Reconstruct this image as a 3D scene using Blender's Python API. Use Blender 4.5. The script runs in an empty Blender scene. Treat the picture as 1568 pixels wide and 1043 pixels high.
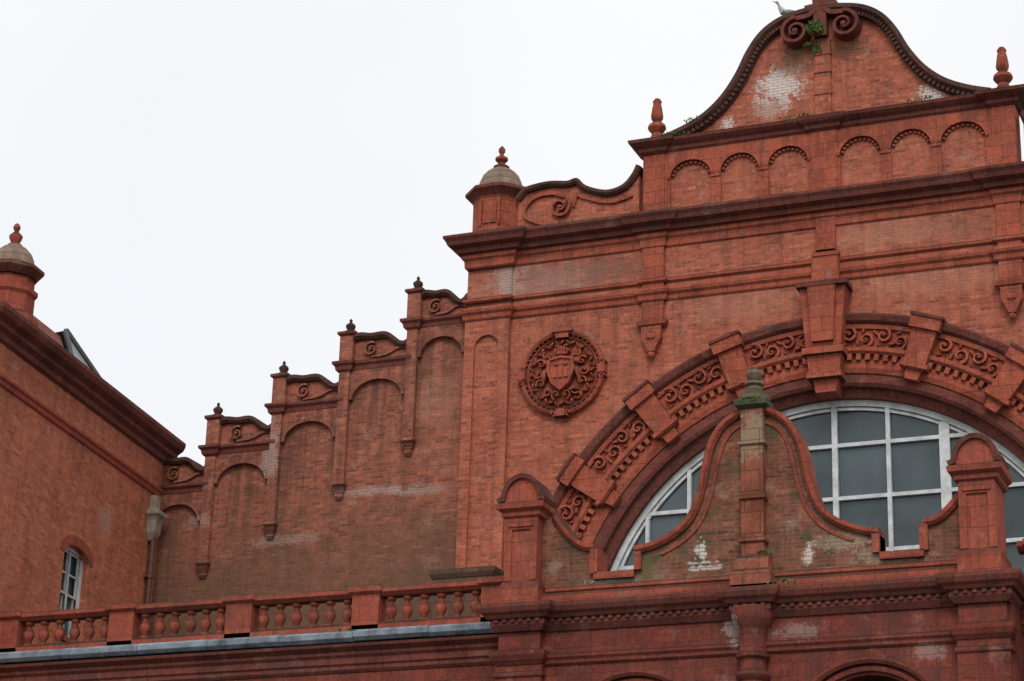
import bpy, bmesh, math, random
from mathutils import Vector, Matrix
from mathutils.geometry import tessellate_polygon
random.seed(7)
sc=bpy.context.scene
sin,cos,pi,rad=math.sin,math.cos,math.pi,math.radians

# ------------------------------------------------------------------ materials
class NT:
    def __init__(s,m):
        s.t=m.node_tree; s.t.nodes.clear()
    def n(s,typ,**k):
        x=s.t.nodes.new(typ)
        for a,b in k.items(): setattr(x,a,b)
        return x
    def l(s,a,b): s.t.links.new(a,b)
    def put(s,sock,v):
        if hasattr(v,'is_output'): s.l(v,sock)
        else: sock.default_value=v
    def math(s,op,a,b=0.0):
        x=s.n('ShaderNodeMath',operation=op)
        s.put(x.inputs[0],a); s.put(x.inputs[1],b); return x.outputs[0]
    def vm(s,op,a,b=(0,0,0)):
        x=s.n('ShaderNodeVectorMath',operation=op)
        s.put(x.inputs[0],a); s.put(x.inputs[1],b)
        return x.outputs['Value'] if op in('DOT_PRODUCT','LENGTH') else x.outputs[0]
    def noise(s,vec,scale,detail=4,rough=.55):
        x=s.n('ShaderNodeTexNoise'); s.l(vec,x.inputs['Vector'])
        x.inputs['Scale'].default_value=scale; x.inputs['Detail'].default_value=detail; x.inputs['Roughness'].default_value=rough
        return x.outputs['Fac']
    def mr(s,v,a,b,c=0.0,d=1.0):
        x=s.n('ShaderNodeMapRange'); x.clamp=True
        s.put(x.inputs[0],v)
        for i,q in zip((1,2,3,4),(a,b,c,d)): x.inputs[i].default_value=q
        return x.outputs[0]
    def mix(s,f,a,b,mode='MIX'):
        x=s.n('ShaderNodeMix',data_type='RGBA',blend_type=mode)
        s.put(x.inputs[0],f)
        for sock,v in((x.inputs[6],a),(x.inputs[7],b)):
            if isinstance(v,tuple): sock.default_value=(v[0],v[1],v[2],1)
            else: s.l(v,sock)
        return x.outputs[2]

def masonry(name,c1,c2,mortar,bw=.235,rh=.08,ms=.009,eff=.35,soot=.4,moss=(.022,.022,.016),patches=(),rough=.88,zstain=None,bump=.35,var=.35,effcol=(.5,.38,.31),sootcol=(.065,.034,.027),green=0.0,strk=.36,mossf=.9,bands=(),burnt=0.0):
    m=bpy.data.materials.new(name); m.use_nodes=True; q=NT(m)
    g=q.n('ShaderNodeNewGeometry'); P=g.outputs['Position']; N=g.outputs['True Normal']
    T=q.vm('NORMALIZE',q.vm('CROSS_PRODUCT',(0,0,1),N)); u=q.vm('DOT_PRODUCT',P,T)
    sp=q.n('ShaderNodeSeparateXYZ'); q.l(P,sp.inputs[0])
    cb=q.n('ShaderNodeCombineXYZ'); q.l(u,cb.inputs[0]); q.l(sp.outputs[2],cb.inputs[1])
    b=q.n('ShaderNodeTexBrick'); q.l(cb.outputs[0],b.inputs['Vector'])
    b.inputs['Color1'].default_value=(*c1,1); b.inputs['Color2'].default_value=(*c2,1); b.inputs['Mortar'].default_value=(*mortar,1)
    b.inputs['Scale'].default_value=1; b.inputs['Brick Width'].default_value=bw; b.inputs['Row Height'].default_value=rh
    b.inputs['Mortar Size'].default_value=ms; b.inputs['Mortar Smooth'].default_value=.3; b.inputs['Bias'].default_value=-.1
    col=b.outputs['Color']
    n1=q.noise(P,.5,4,.65); n2=q.noise(P,2.9,4,.7); n3=q.noise(P,15,2,.7)
    st=q.vm('MULTIPLY',P,(2.6,2.6,.2)); n4=q.noise(st,1.6,4,.7)
    v=q.math('MULTIPLY',q.mr(n1,.3,.7,1-var,1+var*.6),q.mr(n2,.25,.75,1-var*.8,1+var*.6))
    v=q.math('MULTIPLY',v,q.mr(n3,.2,.8,1-var*.8,1+var*.8))
    vc=q.n('ShaderNodeCombineXYZ'); [q.l(v,vc.inputs[i]) for i in range(3)]
    col=q.mix(1.0,col,vc.outputs[0],'MULTIPLY')
    if burnt>0:   # individual over-fired / replaced bricks: cell noise on the bond
        fl=q.n('ShaderNodeTexWhiteNoise',noise_dimensions='2D')
        row=q.math('FLOOR',q.math('DIVIDE',sp.outputs[2],rh))
        off=q.math('MULTIPLY',q.math('MODULO',row,2.0),.5)
        cx=q.math('FLOOR',q.math('ADD',q.math('DIVIDE',u,bw),off))
        c2_=q.n('ShaderNodeCombineXYZ'); q.l(cx,c2_.inputs[0]); q.l(row,c2_.inputs[1]); q.l(c2_.outputs[0],fl.inputs['Vector'])
        notm=q.math('SUBTRACT',1.0,b.outputs['Fac'])
        f1=q.math('MULTIPLY',q.math('MULTIPLY',q.math('GREATER_THAN',fl.outputs['Value'],.92),burnt),notm); col=q.mix(f1,col,tuple(c*.42 for c in c2))
        f2=q.math('MULTIPLY',q.math('MULTIPLY',q.math('LESS_THAN',fl.outputs['Value'],.12),burnt*.7),notm); col=q.mix(f2,col,(c1[0]*1.25,c1[1]*1.6,c1[2]*1.6))
    sf=q.math('MULTIPLY',q.mr(n4,.47,.70),strk); col=q.mix(sf,col,sootcol)
    sf=q.math('MULTIPLY',q.mr(q.math('SUBTRACT',q.math('ADD',n1,n2),.5),.48,.70),soot); col=q.mix(sf,col,sootcol)
    for (s_,off_,ln,amt,bc) in bands:   # run-off staining below ledges
        w=q.math('SUBTRACT',q.math('SUBTRACT',sp.outputs[2],q.math('MULTIPLY',sp.outputs[0],s_)),off_)
        f=q.math('MULTIPLY',q.mr(w,-ln,0),q.mr(w,0,.05,1,0))
        f=q.math('MULTIPLY',q.math('MULTIPLY',f,q.mr(n4,.38,.6)),amt); col=q.mix(f,col,bc)
    ofs=q.vm('ADD',P,(13.1,4.2,7.7))
    n5=q.noise(ofs,1.7,5,.75)
    ef=q.math('MULTIPLY',q.mr(n5,.57,.70),eff); col=q.mix(ef,col,effcol)
    if green>0:
        gf=q.math('MULTIPLY',q.mr(n5,.50,.36),green); col=q.mix(gf,col,(.075,.072,.038))
    if zstain:
        z0,z1,sc_,amt=zstain
        zz=q.math('ADD',sp.outputs[2],q.mr(n1,.3,.7,-1.1,1.1))
        zf=q.math('MULTIPLY',q.mr(zz,z1,z0),amt); col=q.mix(zf,col,sc_)
    if patches:
        pn=q.mr(q.math('ADD',q.math('MULTIPLY',n2,.55),q.math('MULTIPLY',n3,.45)),.28,.72,-1.0,1.0)
        for (c,r,pc,amt) in patches:
            d=q.vm('LENGTH',q.vm('DIVIDE',q.vm('SUBTRACT',P,c),r))
            d=q.math('ADD',d,pn)
            pf=q.math('MULTIPLY',q.mr(d,1.05,.6),amt)
            br=q.math('MULTIPLY',pf,q.mr(b.outputs['Fac'],0,1,1,.3))
            col=q.mix(br,col,pc)
    sn=q.n('ShaderNodeSeparateXYZ'); q.l(N,sn.inputs[0])
    tf=q.math('MULTIPLY',q.mr(sn.outputs[2],.2,.6),q.mr(n2,.25,.6,.6*mossf,mossf)); col=q.mix(tf,col,moss)
    bs=q.n('ShaderNodeBsdfPrincipled'); q.l(col,bs.inputs['Base Color']); bs.inputs['Roughness'].default_value=rough
    bs.inputs['Specular IOR Level'].default_value=.2
    h=q.math('ADD',q.math('MULTIPLY',b.outputs['Fac'],-.7),n3)
    bp=q.n('ShaderNodeBump'); bp.inputs['Strength'].default_value=bump; bp.inputs['Distance'].default_value=.02
    q.l(h,bp.inputs['Height']); q.l(bp.outputs[0],bs.inputs['Normal'])
    o=q.n('ShaderNodeOutputMaterial'); q.l(bs.outputs[0],o.inputs[0])
    return m

def simple(name,col,rough=.6,var=.25,scale=3,col2=None,metal=0,spec=.4,bump=.1):
    m=bpy.data.materials.new(name); m.use_nodes=True; q=NT(m)
    g=q.n('ShaderNodeNewGeometry'); P=g.outputs['Position']
    n=q.noise(P,scale,4,.65); c=q.mix(q.mr(n,.35,.68),col,col2 or tuple(x*(1-var) for x in col))
    bs=q.n('ShaderNodeBsdfPrincipled'); q.l(c,bs.inputs['Base Color']); bs.inputs['Roughness'].default_value=rough
    bs.inputs['Metallic'].default_value=metal; bs.inputs['Specular IOR Level'].default_value=spec
    bp=q.n('ShaderNodeBump'); bp.inputs['Strength'].default_value=bump; bp.inputs['Distance'].default_value=.01
    q.l(q.noise(P,scale*6,1),bp.inputs['Height']); q.l(bp.outputs[0],bs.inputs['Normal'])
    o=q.n('ShaderNodeOutputMaterial'); q.l(bs.outputs[0],o.inputs[0]); return m

WHITE=(.70,.65,.59); PALE=(.42,.33,.275); SOOT=(.06,.032,.026); OLIVE=(.065,.052,.03); FADE=(.52,.235,.155)
M_gable=masonry('gable_brick',(.60,.150,.080),(.40,.094,.052),(.36,.18,.125),ms=.010,eff=.26,soot=.38,burnt=.5,
  bands=[(0,24.0,1.0,.4,SOOT),(0,22.2,1.4,.3,SOOT),(0,26.2,1.2,.35,SOOT),(0,29.5,2.0,.2,SOOT)],
  patches=[((-1.15,-.1,27.65),(.6,1,.55),WHITE,.88),((-1.4,-.1,27.1),(.45,1,.35),(.5,.42,.36),.6),((-7.3,0,23.1),(2.2,1,.6),(.33,.235,.195),.5),((-5.2,0,23.2),(1.4,1,.5),(.18,.085,.06),.45),((-8.3,0,23.3),(.4,1,.6),(.5,.43,.37),.5),
           ((2.65,0,26.83),(.35,1,.25),WHITE,.85),((-2.5,0,26.8),(.25,1,.25),WHITE,.8),((3.2,0,23.2),(1.2,1,.4),(.19,.08,.055),.4),((1.5,0,23.3),(1.6,1,.45),FADE,.5),((2.6,0,22.0),(2.2,1,.5),FADE,.4),((-2.2,0,21.9),(1.6,1,.5),FADE,.35),
           ((-.75,-.1,28.3),(.5,1,.5),(.07,.075,.04),.6),((.75,-.1,28.35),(.5,1,.35),(.08,.065,.04),.5)])
M_step=masonry('stepped_wall_brick',(.48,.130,.074),(.30,.080,.050),(.29,.165,.118),ms=.010,eff=.28,soot=.45,green=.22,burnt=.55,
  zstain=(15.0,18.0,(.115,.078,.047),.8),bands=[(.513,27.45,2.4,.55,SOOT),(.513,26.6,4.0,.28,OLIVE)],
  patches=[((-12.0,0,18.0),(1.3,1,.15),PALE,.65),((-10.6,0,17.9),(.9,1,.11),PALE,.5),((-14.3,0,16.9),(1.0,1,.15),PALE,.4),((-14.85,0,19.3),(.25,1,.9),PALE,.65),((-16.9,0,17.6),(.5,1,.2),PALE,.4),((-10.2,0,20.2),(.7,1,.9),FADE,.3)])
M_terra=masonry('terracotta',(.50,.120,.066),(.38,.090,.052),(.14,.055,.04),bw=.62,rh=.34,ms=.008,eff=.2,soot=.45,var=.4,bump=.2,
  bands=[(0,24.0,.5,.35,SOOT),(0,22.2,1.2,.35,SOOT),(0,26.2,1.4,.25,SOOT)])
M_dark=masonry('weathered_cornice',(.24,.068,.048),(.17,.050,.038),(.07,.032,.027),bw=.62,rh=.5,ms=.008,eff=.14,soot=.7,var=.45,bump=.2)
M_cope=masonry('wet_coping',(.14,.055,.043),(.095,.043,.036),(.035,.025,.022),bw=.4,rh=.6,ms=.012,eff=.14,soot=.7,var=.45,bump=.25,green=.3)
M_screen=masonry('stained_screen_brick',(.36,.110,.066),(.22,.070,.044),(.26,.165,.11),ms=.010,eff=.5,soot=.45,green=.8,effcol=(.36,.28,.20),burnt=.6,
  bands=[(0,16.0,2.2,.45,OLIVE),(0,13.6,1.2,.45,OLIVE)],
  patches=[((-.3,-9,13.2),(.13,1,.22),WHITE,.8),((-.22,-9,12.88),(.38,1,.06),WHITE,.65),((-.3,-9,12.98),(.3,1,.04),WHITE,.6),((1.82,-9,13.0),(.11,1,.24),WHITE,.75),((2.5,-9,13.2),(.55,1,.22),(.36,.30,.21),.65),((-2.1,-9,12.75),(.6,1,.13),WHITE,.5),((3.4,-9,12.9),(.8,1,.3),(.42,.33,.24),.55),((-1.6,-9,12.9),(.6,1,.5),(.15,.13,.06),.7)])
M_pier=masonry('screen_pier_terracotta',(.40,.118,.068),(.33,.096,.058),(.1,.05,.035),bw=.62,rh=.42,ms=.009,eff=.35,soot=.4,green=.3,effcol=(.40,.29,.19),var=.4,bump=.2,
  patches=[((.77,-9.2,15.35),(.5,1,.5),(.32,.25,.165),.7)],bands=[(0,16.0,1.5,.55,OLIVE)])
M_low=masonry('bay_terracotta',(.30,.066,.043),(.22,.050,.035),(.13,.05,.038),bw=.5,rh=.26,ms=.009,eff=.4,soot=.55,var=.45,bump=.25,effcol=(.40,.22,.175),
  bands=[(0,11.9,.9,.4,SOOT),(0,11.1,1.0,.4,SOOT)],
  patches=[((.35,-9.2,11.6),(.2,1,.35),WHITE,.35),((1.6,-9.2,11.5),(.5,1,.18),(.45,.34,.3),.4),((4.1,-9.2,11.0),(.3,1,.15),(.45,.34,.3),.4)])
M_ped=masonry('pedestal_terracotta',(.44,.104,.061),(.35,.083,.051),(.14,.05,.035),bw=.62,rh=.4,ms=.007,eff=.16,soot=.45,var=.4,bump=.15,bands=[(0,14.15,1.0,.35,SOOT)])
M_bal=masonry('balustrade_terracotta',(.45,.102,.060),(.34,.078,.048),(.16,.06,.04),bw=.8,rh=.5,ms=.006,eff=.16,soot=.6,var=.4,bump=.15,green=.25)
M_wing=masonry('wing_brick',(.64,.170,.088),(.46,.120,.062),(.40,.20,.13),ms=.010,eff=.22,soot=.28,var=.3,burnt=.4,strk=.25,
  patches=[((-17.8,-3,16.8),(1,.5,.4),PALE,.4)],bands=[(0,19.3,.7,.3,SOOT),(0,18.26,2.2,.2,SOOT)])
M_wingt=masonry('wing_trim',(.44,.098,.058),(.34,.078,.048),(.15,.05,.035),bw=.6,rh=.5,ms=.008,eff=.06,soot=.4,var=.35,bump=.15)
M_stone=masonry('buff_stone',(.27,.20,.125),(.21,.155,.10),(.12,.10,.07),bw=.6,rh=.42,ms=.009,eff=.3,soot=.5,green=.5,var=.4)
M_ledge=masonry('ledge_stone',(.18,.095,.060),(.14,.08,.050),(.07,.05,.035),bw=.8,rh=.42,ms=.009,eff=.2,soot=.5,green=.4,var=.4)
M_dome=masonry('dome_stone',(.36,.25,.19),(.31,.215,.165),(.12,.09,.07),bw=3,rh=.2,ms=.010,eff=.3,soot=.5,var=.4,mossf=.3)
M_white=simple('white_paint',(.68,.70,.70),.5,.2,4,(.44,.45,.43))
M_lead=simple('grey_gutter_paint',(.32,.38,.44),.55,.3,2.5,(.10,.11,.12))
M_green=simple('verdigris',(.09,.12,.05),.8,.5,8,(.05,.055,.03))
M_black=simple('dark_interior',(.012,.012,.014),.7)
M_pipe=simple('painted_iron',(.13,.06,.045),.6,.4,5)
M_hop=simple('hopper_stone',(.34,.28,.21),.8,.3,6)
M_slate=simple('roof_slate',(.07,.075,.08),.6,.3,2)
M_tile=masonry('red_roof_tile',(.40,.13,.08),(.30,.095,.06),(.1,.05,.04),bw=.2,rh=.12,ms=.015,mossf=.1)
M_leadroof=simple('lead_roof',(.12,.125,.13),.5,.3,1.5)
M_glaze=simple('lantern_glazing',(.16,.20,.17),.3,.35,2,(.10,.12,.11))
M_leaf=simple('weed_leaf',(.10,.16,.035),.7,.4,20,(.05,.09,.02))
M_gull=simple('gull_white',(.75,.75,.74),.7,.1,10)
M_gullg=simple('gull_grey',(.28,.30,.33),.7,.1,10)
M_beak=simple('gull_beak',(.6,.4,.08),.5)
M_road=simple('asphalt',(.05,.05,.052),.9,.3,6)
M_pave=masonry('paving',(.25,.24,.23),(.21,.2,.19),(.1,.1,.1),bw=.6,rh=.6,mossf=0)
M_ground=simple('ground_soil',(.12,.115,.10),.95,.3,.3)

def glassmat():
    m=bpy.data.materials.new('window_glass'); m.use_nodes=True; q=NT(m)
    g=q.n('ShaderNodeNewGeometry'); P=g.outputs['Position']
    sp=q.n('ShaderNodeSeparateXYZ'); q.l(P,sp.inputs[0])
    cb=q.n('ShaderNodeCombineXYZ'); q.l(q.math('FLOOR',q.math('DIVIDE',sp.outputs[0],1.29)),cb.inputs[0]); q.l(q.math('FLOOR',q.math('DIVIDE',q.math('SUBTRACT',sp.outputs[2],.0),1.3)),cb.inputs[1])
    wn=q.n('ShaderNodeTexWhiteNoise',noise_dimensions='2D'); q.l(cb.outputs[0],wn.inputs['Vector'])
    n=q.noise(P,.6,4); f=q.math('ADD',q.math('MULTIPLY',wn.outputs['Value'],.35),q.mr(n,.3,.7,0,.65))
    c=q.mix(f,(.018,.028,.030),(.085,.115,.125))
    bs=q.n('ShaderNodeBsdfPrincipled'); q.l(c,bs.inputs['Base Color']); bs.inputs['Roughness'].default_value=.14
    bp=q.n('ShaderNodeBump'); bp.inputs['Strength'].default_value=.2; bp.inputs['Distance'].default_value=.03
    q.l(q.noise(P,1.3,2),bp.inputs['Height']); q.l(bp.outputs[0],bs.inputs['Normal'])
    o=q.n('ShaderNodeOutputMaterial'); q.l(bs.outputs[0],o.inputs[0]); return m
M_glass=glassmat()

# ------------------------------------------------------------------ builders
def empty(name,loc=(0,0,0),rz=0):
    e=bpy.data.objects.new(name,None); e.location=loc; e.rotation_euler=(0,0,rz); e.empty_display_size=.3
    bpy.context.collection.objects.link(e); return e
def arc(cx,cz,r,a0,a1,n=24,rz=None):
    rz=rz or r
    return [(cx+r*cos(rad(a0+(a1-a0)*i/n)),cz+rz*sin(rad(a0+(a1-a0)*i/n))) for i in range(n+1)]
def cr(p,n=5):
    q=[p[0]]+list(p)+[p[-1]]; o=[]
    for i in range(1,len(q)-2):
        a,b,c,d=[Vector(v) for v in q[i-1:i+3]]
        for k in range(n):
            t=k/n; o.append(tuple(.5*((2*b)+(c-a)*t+(2*a-5*b+4*c-d)*t*t+(3*b-a-3*c+d)*t**3)))
    o.append(tuple(p[-1])); return o
class Part:
    def __init__(s,name,parent,mat,smooth=False):
        s.name,s.parent,s.mat,s.smooth=name,parent,mat,smooth; s.bm=bmesh.new()
    def box(s,x0,x1,y0,y1,z0,z1):
        v=[s.bm.verts.new(p) for p in((x0,y0,z0),(x1,y0,z0),(x1,y1,z0),(x0,y1,z0),(x0,y0,z1),(x1,y0,z1),(x1,y1,z1),(x0,y1,z1))]
        for f in((0,1,2,3),(4,5,6,7),(0,1,5,4),(1,2,6,5),(2,3,7,6),(3,0,4,7)): s.bm.faces.new([v[i] for i in f])
    def prism(s,poly,y0,y1):
        pl=[]
        for p in poly:
            if not pl or (abs(p[0]-pl[-1][0])+abs(p[1]-pl[-1][1]))>1e-5: pl.append(p)
        if abs(pl[0][0]-pl[-1][0])+abs(pl[0][1]-pl[-1][1])<1e-5: pl.pop()
        a=[s.bm.verts.new((x,y0,z)) for x,z in pl]; b=[s.bm.verts.new((x,y1,z)) for x,z in pl]; n=len(pl)
        if n<=4: s.bm.faces.new(a); s.bm.faces.new(b[::-1])
        else:
            for t in tessellate_polygon([[Vector((x,z,0)) for x,z in pl]]):
                try: s.bm.faces.new([a[i] for i in t]); s.bm.faces.new([b[i] for i in t][::-1])
                except ValueError: pass
        for i in range(n): s.bm.faces.new((a[i],a[(i+1)%n],b[(i+1)%n],b[i]))
    def rbox(s,cx,cz,hw,hh,y0,y1,ang,taper=1.0):
        c,d=cos(ang),sin(ang)
        s.prism([(cx+x*c-z*d,cz+x*d+z*c) for x,z in((-hw*taper,-hh),(hw*taper,-hh),(hw,hh),(-hw,hh))],y0,y1)
    def mould(s,x0,x1,yf,yb,pts,le=1,re=1):
        rings=[]
        for p,z in pts:
            rings.append([s.bm.verts.new(v) for v in((x0-p*le,yf-p,z),(x1+p*re,yf-p,z),(x1+p*re,yb,z),(x0-p*le,yb,z))])
        for a,b in zip(rings,rings[1:]):
            for i in range(4): s.bm.faces.new((a[i],a[(i+1)%4],b[(i+1)%4],b[i]))
        s.bm.faces.new(rings[0]); s.bm.faces.new(rings[-1])
    def sweep(s,path,prof,w=None):
        path=[Vector(p) for p in path]; n=len(path); rings=[]
        for i in range(n):
            d0=(path[i]-path[i-1]).normalized() if i else None
            d1=(path[i+1]-path[i]).normalized() if i<n-1 else None
            d0=d0 or d1; d1=d1 or d0
            n0=Vector((-d0.y,d0.x)); n1=Vector((-d1.y,d1.x)); nn=(n0+n1)
            if nn.length<.2: nn=n0.copy()
            nn.normalize(); k=1/max(.55,nn.dot(n0)); sc_=w(i/(n-1)) if w else 1
            rings.append([s.bm.verts.new((path[i].x+nn.x*o*k*sc_,y,path[i].y+nn.y*o*k*sc_)) for o,y in prof])
        m=len(prof)
        for a,b in zip(rings,rings[1:]):
            for i in range(m): s.bm.faces.new((a[i],a[(i+1)%m],b[(i+1)%m],b[i]))
        s.bm.faces.new(rings[0]); s.bm.faces.new(rings[-1])
    def band(s,path,n0,n1,y0,y1): s.sweep(path,[(n0,y0),(n1,y0),(n1,y1),(n0,y1)])
    def lathe(s,cx,cy,z0,pts,seg=16,rot=0):
        rings=[]
        for r,z in pts:
            if r<1e-4: rings.append([s.bm.verts.new((cx,cy,z0+z))])
            else: rings.append([s.bm.verts.new((cx+r*cos(2*pi*(i+rot)/seg),cy+r*sin(2*pi*(i+rot)/seg),z0+z)) for i in range(seg)])
        for a,b in zip(rings,rings[1:]):
            for i in range(seg):
                j=(i+1)%seg
                if len(a)==1 and len(b)==1: continue
                if len(a)==1: s.bm.faces.new((a[0],b[j],b[i]))
                elif len(b)==1: s.bm.faces.new((a[i],a[j],b[0]))
                else: s.bm.faces.new((a[i],a[j],b[j],b[i]))
        if len(rings[0])>1: s.bm.faces.new(rings[0])
        if len(rings[-1])>1: s.bm.faces.new(rings[-1])
    def blob(s,x,y,z,rx,ry,rz,ang=0):
        m=Matrix.Translation((x,y,z))@Matrix.Rotation(-ang,4,'Y')@Matrix.Diagonal((rx,ry,rz,1))
        bmesh.ops.create_icosphere(s.bm,subdivisions=1,radius=1,matrix=m)
    def volute(s,cx,cz,r,y0,y1,turns=1.6,start=90,cw=True,t=.05,eye=True):
        n=int(26*turns); sg=-1 if cw else 1; p=[]
        for i in range(n+1):
            f=i/n; rr=r*(1-.82*f); a=rad(start)+sg*f*turns*2*pi; p.append((cx+rr*cos(a),cz+rr*sin(a)))
        s.sweep(p,[(-t/2,y1),(-t/2*.7,y0),(t/2*.7,y0),(t/2,y1)],w=lambda f:1-.5*f)
        if eye: s.blob(cx,y0+.01,cz,r*.22,.05,r*.22)
    def done(s):
        bmesh.ops.recalc_face_normals(s.bm,faces=s.bm.faces)
        me=bpy.data.meshes.new(s.name); s.bm.to_mesh(me); s.bm.free(); me.materials.append(s.mat)
        if s.smooth:
            me.polygons.foreach_set('use_smooth',[True]*len(me.polygons)); me.set_sharp_from_angle(angle=rad(35))
        o=bpy.data.objects.new(s.name,me); bpy.context.collection.objects.link(o)
        if s.parent: o.parent=s.parent
        return o
def dentils(p,x0,x1,yf,d,z0,z1,w=.11,gap=.13):
    n=int((x1-x0)/(w+gap)); st=(x1-x0)/n
    for i in range(n): a=x0+st*(i+.5)+random.uniform(-.006,.006); p.box(a-w/2,a+w/2,yf-d,yf+.02,z0,z1)

# ================================================================== MARKET HALL (tall gable + stepped wall)
H=empty('market_hall')
ZC=13.3
wall=Part('gable_wall',H,M_gable)
poly=[(-9.3,8),(-9.3,24.1),(-4.55,24.1),(-4.55,26.4),(4.55,26.4),(4.55,24.1),(9.3,24.1),(9.3,8),(6.3,8)]+arc(0,ZC,6.3,0,180,64)+[(-6.3,8)]
wall.prism(poly,0,.6)
og=[(-4.15,26.62),(-3.6,26.8),(-3.05,27.08),(-2.58,27.5),(-2.2,28.05),(-1.9,28.65),(-1.55,29.12),(-1.1,29.42),(-.55,29.56),(0,29.6)]
og=og+[(-x,z) for x,z in og[-2::-1]]; ogc=cr(og,5)
wall.prism(ogc[::-1],.04,.5)
for sx in(-1,1):
    a,b=(-9.42,-8.2) if sx<0 else (8.2,9.42)
    wall.box(a,b,-.06,.5,8,24.1)
    m_=(a+b)/2
    wall.prism([(a,8),(a,22.2),(b,22.2),(b,8),(m_+.34,8)]+arc(m_,21.45,.34,0,180,12)+[(m_-.34,8)],-.14,-.061)
wall.done()
side=Part('hall_flank_wall',H,M_gable); side.box(-9.3,-8.9,.6,24,8,23.9); side.box(8.9,9.3,.6,24,8,23.9); side.done()
tr=Part('gable_trim',H,M_terra)
dk=Part('gable_cornice',H,M_dark)
cp=Part('gable_coping',H,M_cope)
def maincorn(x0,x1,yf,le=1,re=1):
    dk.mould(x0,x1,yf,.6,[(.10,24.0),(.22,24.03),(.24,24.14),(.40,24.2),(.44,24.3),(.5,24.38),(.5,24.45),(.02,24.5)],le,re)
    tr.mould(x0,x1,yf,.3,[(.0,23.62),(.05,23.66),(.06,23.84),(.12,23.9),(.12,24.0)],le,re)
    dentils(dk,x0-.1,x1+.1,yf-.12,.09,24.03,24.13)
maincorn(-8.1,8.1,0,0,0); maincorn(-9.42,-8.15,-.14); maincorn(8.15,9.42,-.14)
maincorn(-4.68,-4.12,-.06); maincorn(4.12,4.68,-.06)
for x0,x1,yf,le,re in((-8.2,8.2,0,0,0),(-9.42,-8.2,-.14,1,1),(8.2,9.42,-.14,1,1),(-4.72,-4.08,-.08,1,1),(4.08,4.72,-.08,1,1)):
    tr.mould(x0,x1,yf,.1,[(.02,22.2),(.05,22.24),(.06,22.34),(.12,22.4),(.13,22.47),(.05,22.5),(.04,22.56)],le,re)
    tr.mould(x0,x1,yf,.1,[(.02,22.68),(.07,22.72),(.07,22.78),(.01,22.82)],le,re)
for x in(-4.4,4.4):
    tr.box(x-.28,x+.28,-.08,.1,21.65,23.87)
    tr.mould(x-.3,x+.3,-.1,.1,[(.0,21.5),(.08,21.56),(.1,21.66),(.02,21.7)])
    tr.prism([(x-.25,21.5),(x+.25,21.5),(x+.25,21.2),(x+.12,20.95),(x+.08,20.85),(x-.08,20.85),(x-.12,20.95),(x-.25,21.2)],-.2,.0)
    tr.blob(x,-.12,20.78,.1,.1,.12); tr.blob(x,-.2,21.25,.14,.08,.14)
    tr.box(x-.28,x+.28,-.09,.55,24.5,26.35)
tr.box(-.24,.24,-.08,.1,22.85,23.87); tr.mould(-.24,.24,-.08,.1,[(.02,22.78),(.1,22.84),(.1,22.92),(.0,23.0)])
tr.prism([(-.24,23.0),(.24,23.0),(0,23.28)],-.16,-.081)
tr.box(-.33,.33,-.2,.1,22.0,22.8)
tr.mould(-.4,.4,-.26,.1,[(.0,21.9),(.06,21.95),(.08,22.05),(.0,22.1)])
def A(r,a0=0,a1=180,n=96): return arc(0,ZC,r,a1,a0,n)
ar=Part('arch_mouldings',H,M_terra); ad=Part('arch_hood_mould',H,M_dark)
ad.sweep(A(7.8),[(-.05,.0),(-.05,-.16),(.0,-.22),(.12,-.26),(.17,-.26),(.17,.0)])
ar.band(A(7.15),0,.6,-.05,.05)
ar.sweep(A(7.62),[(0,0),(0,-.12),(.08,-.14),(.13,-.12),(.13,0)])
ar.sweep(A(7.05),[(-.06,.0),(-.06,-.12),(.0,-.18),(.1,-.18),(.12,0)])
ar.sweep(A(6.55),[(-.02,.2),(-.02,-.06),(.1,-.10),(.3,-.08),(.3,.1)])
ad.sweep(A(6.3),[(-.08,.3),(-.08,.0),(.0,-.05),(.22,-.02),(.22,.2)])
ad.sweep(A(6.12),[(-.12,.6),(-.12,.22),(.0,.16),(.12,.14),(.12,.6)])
nd=100
for i in range(nd):
    a=rad(180*(i+.5)/nd); r=6.9; ar.rbox(r*cos(a),ZC+r*sin(a),.055,.075,-.17,.02,a-pi/2)
for k in range(-4,5):
    a=rad(90-18*k); c,s_=cos(a),sin(a); t=a-pi/2
    if k==0: continue
    ar.rbox(7.2*c,ZC+7.2*s_,.30,.5,-.32,.0,t,.86)
    ar.rbox(7.83*c,ZC+7.83*s_,.37,.15,-.42,.0,t)
    ad.rbox(8.0*c,ZC+8.0*s_,.40,.035,-.46,.0,t)
    ar.rbox(6.78*c,ZC+6.78*s_,.34,.05,-.36,.0,t)
    ar.rbox(6.6*c,ZC+6.6*s_,.2,.14,-.24,.0,t,.8)
ar.prism([(-.42,20.35),(.42,20.35),(.56,21.95),(-.56,21.95)],-.5,0)
ar.prism([(-.26,20.5),(.26,20.5),(.34,21.9),(-.34,21.9)],-.6,-.5)
ar.prism([(-.5,20.2),(.5,20.2),(.5,20.36),(-.5,20.36)],-.58,0)
ar.prism([(-.36,19.75),(.36,19.75),(.42,20.2),(-.42,20.2)],-.46,0)
ar.prism([(-.42,19.62),(.42,19.62),(.42,19.76),(-.42,19.76)],-.52,0)
ar.prism([(-.24,19.3),(.24,19.3),(.3,19.62),(-.3,19.62)],-.34,.2)
ad.prism([(-.62,21.9),(.62,21.9),(.62,22.02),(-.62,22.02)],-.62,0)
orn=Part('arch_scroll_ornament',H,M_terra,True)
def polar(sv,rv,am): a=am-sv/7.4; return (rv*cos(a),ZC+rv*sin(a)),a
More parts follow.
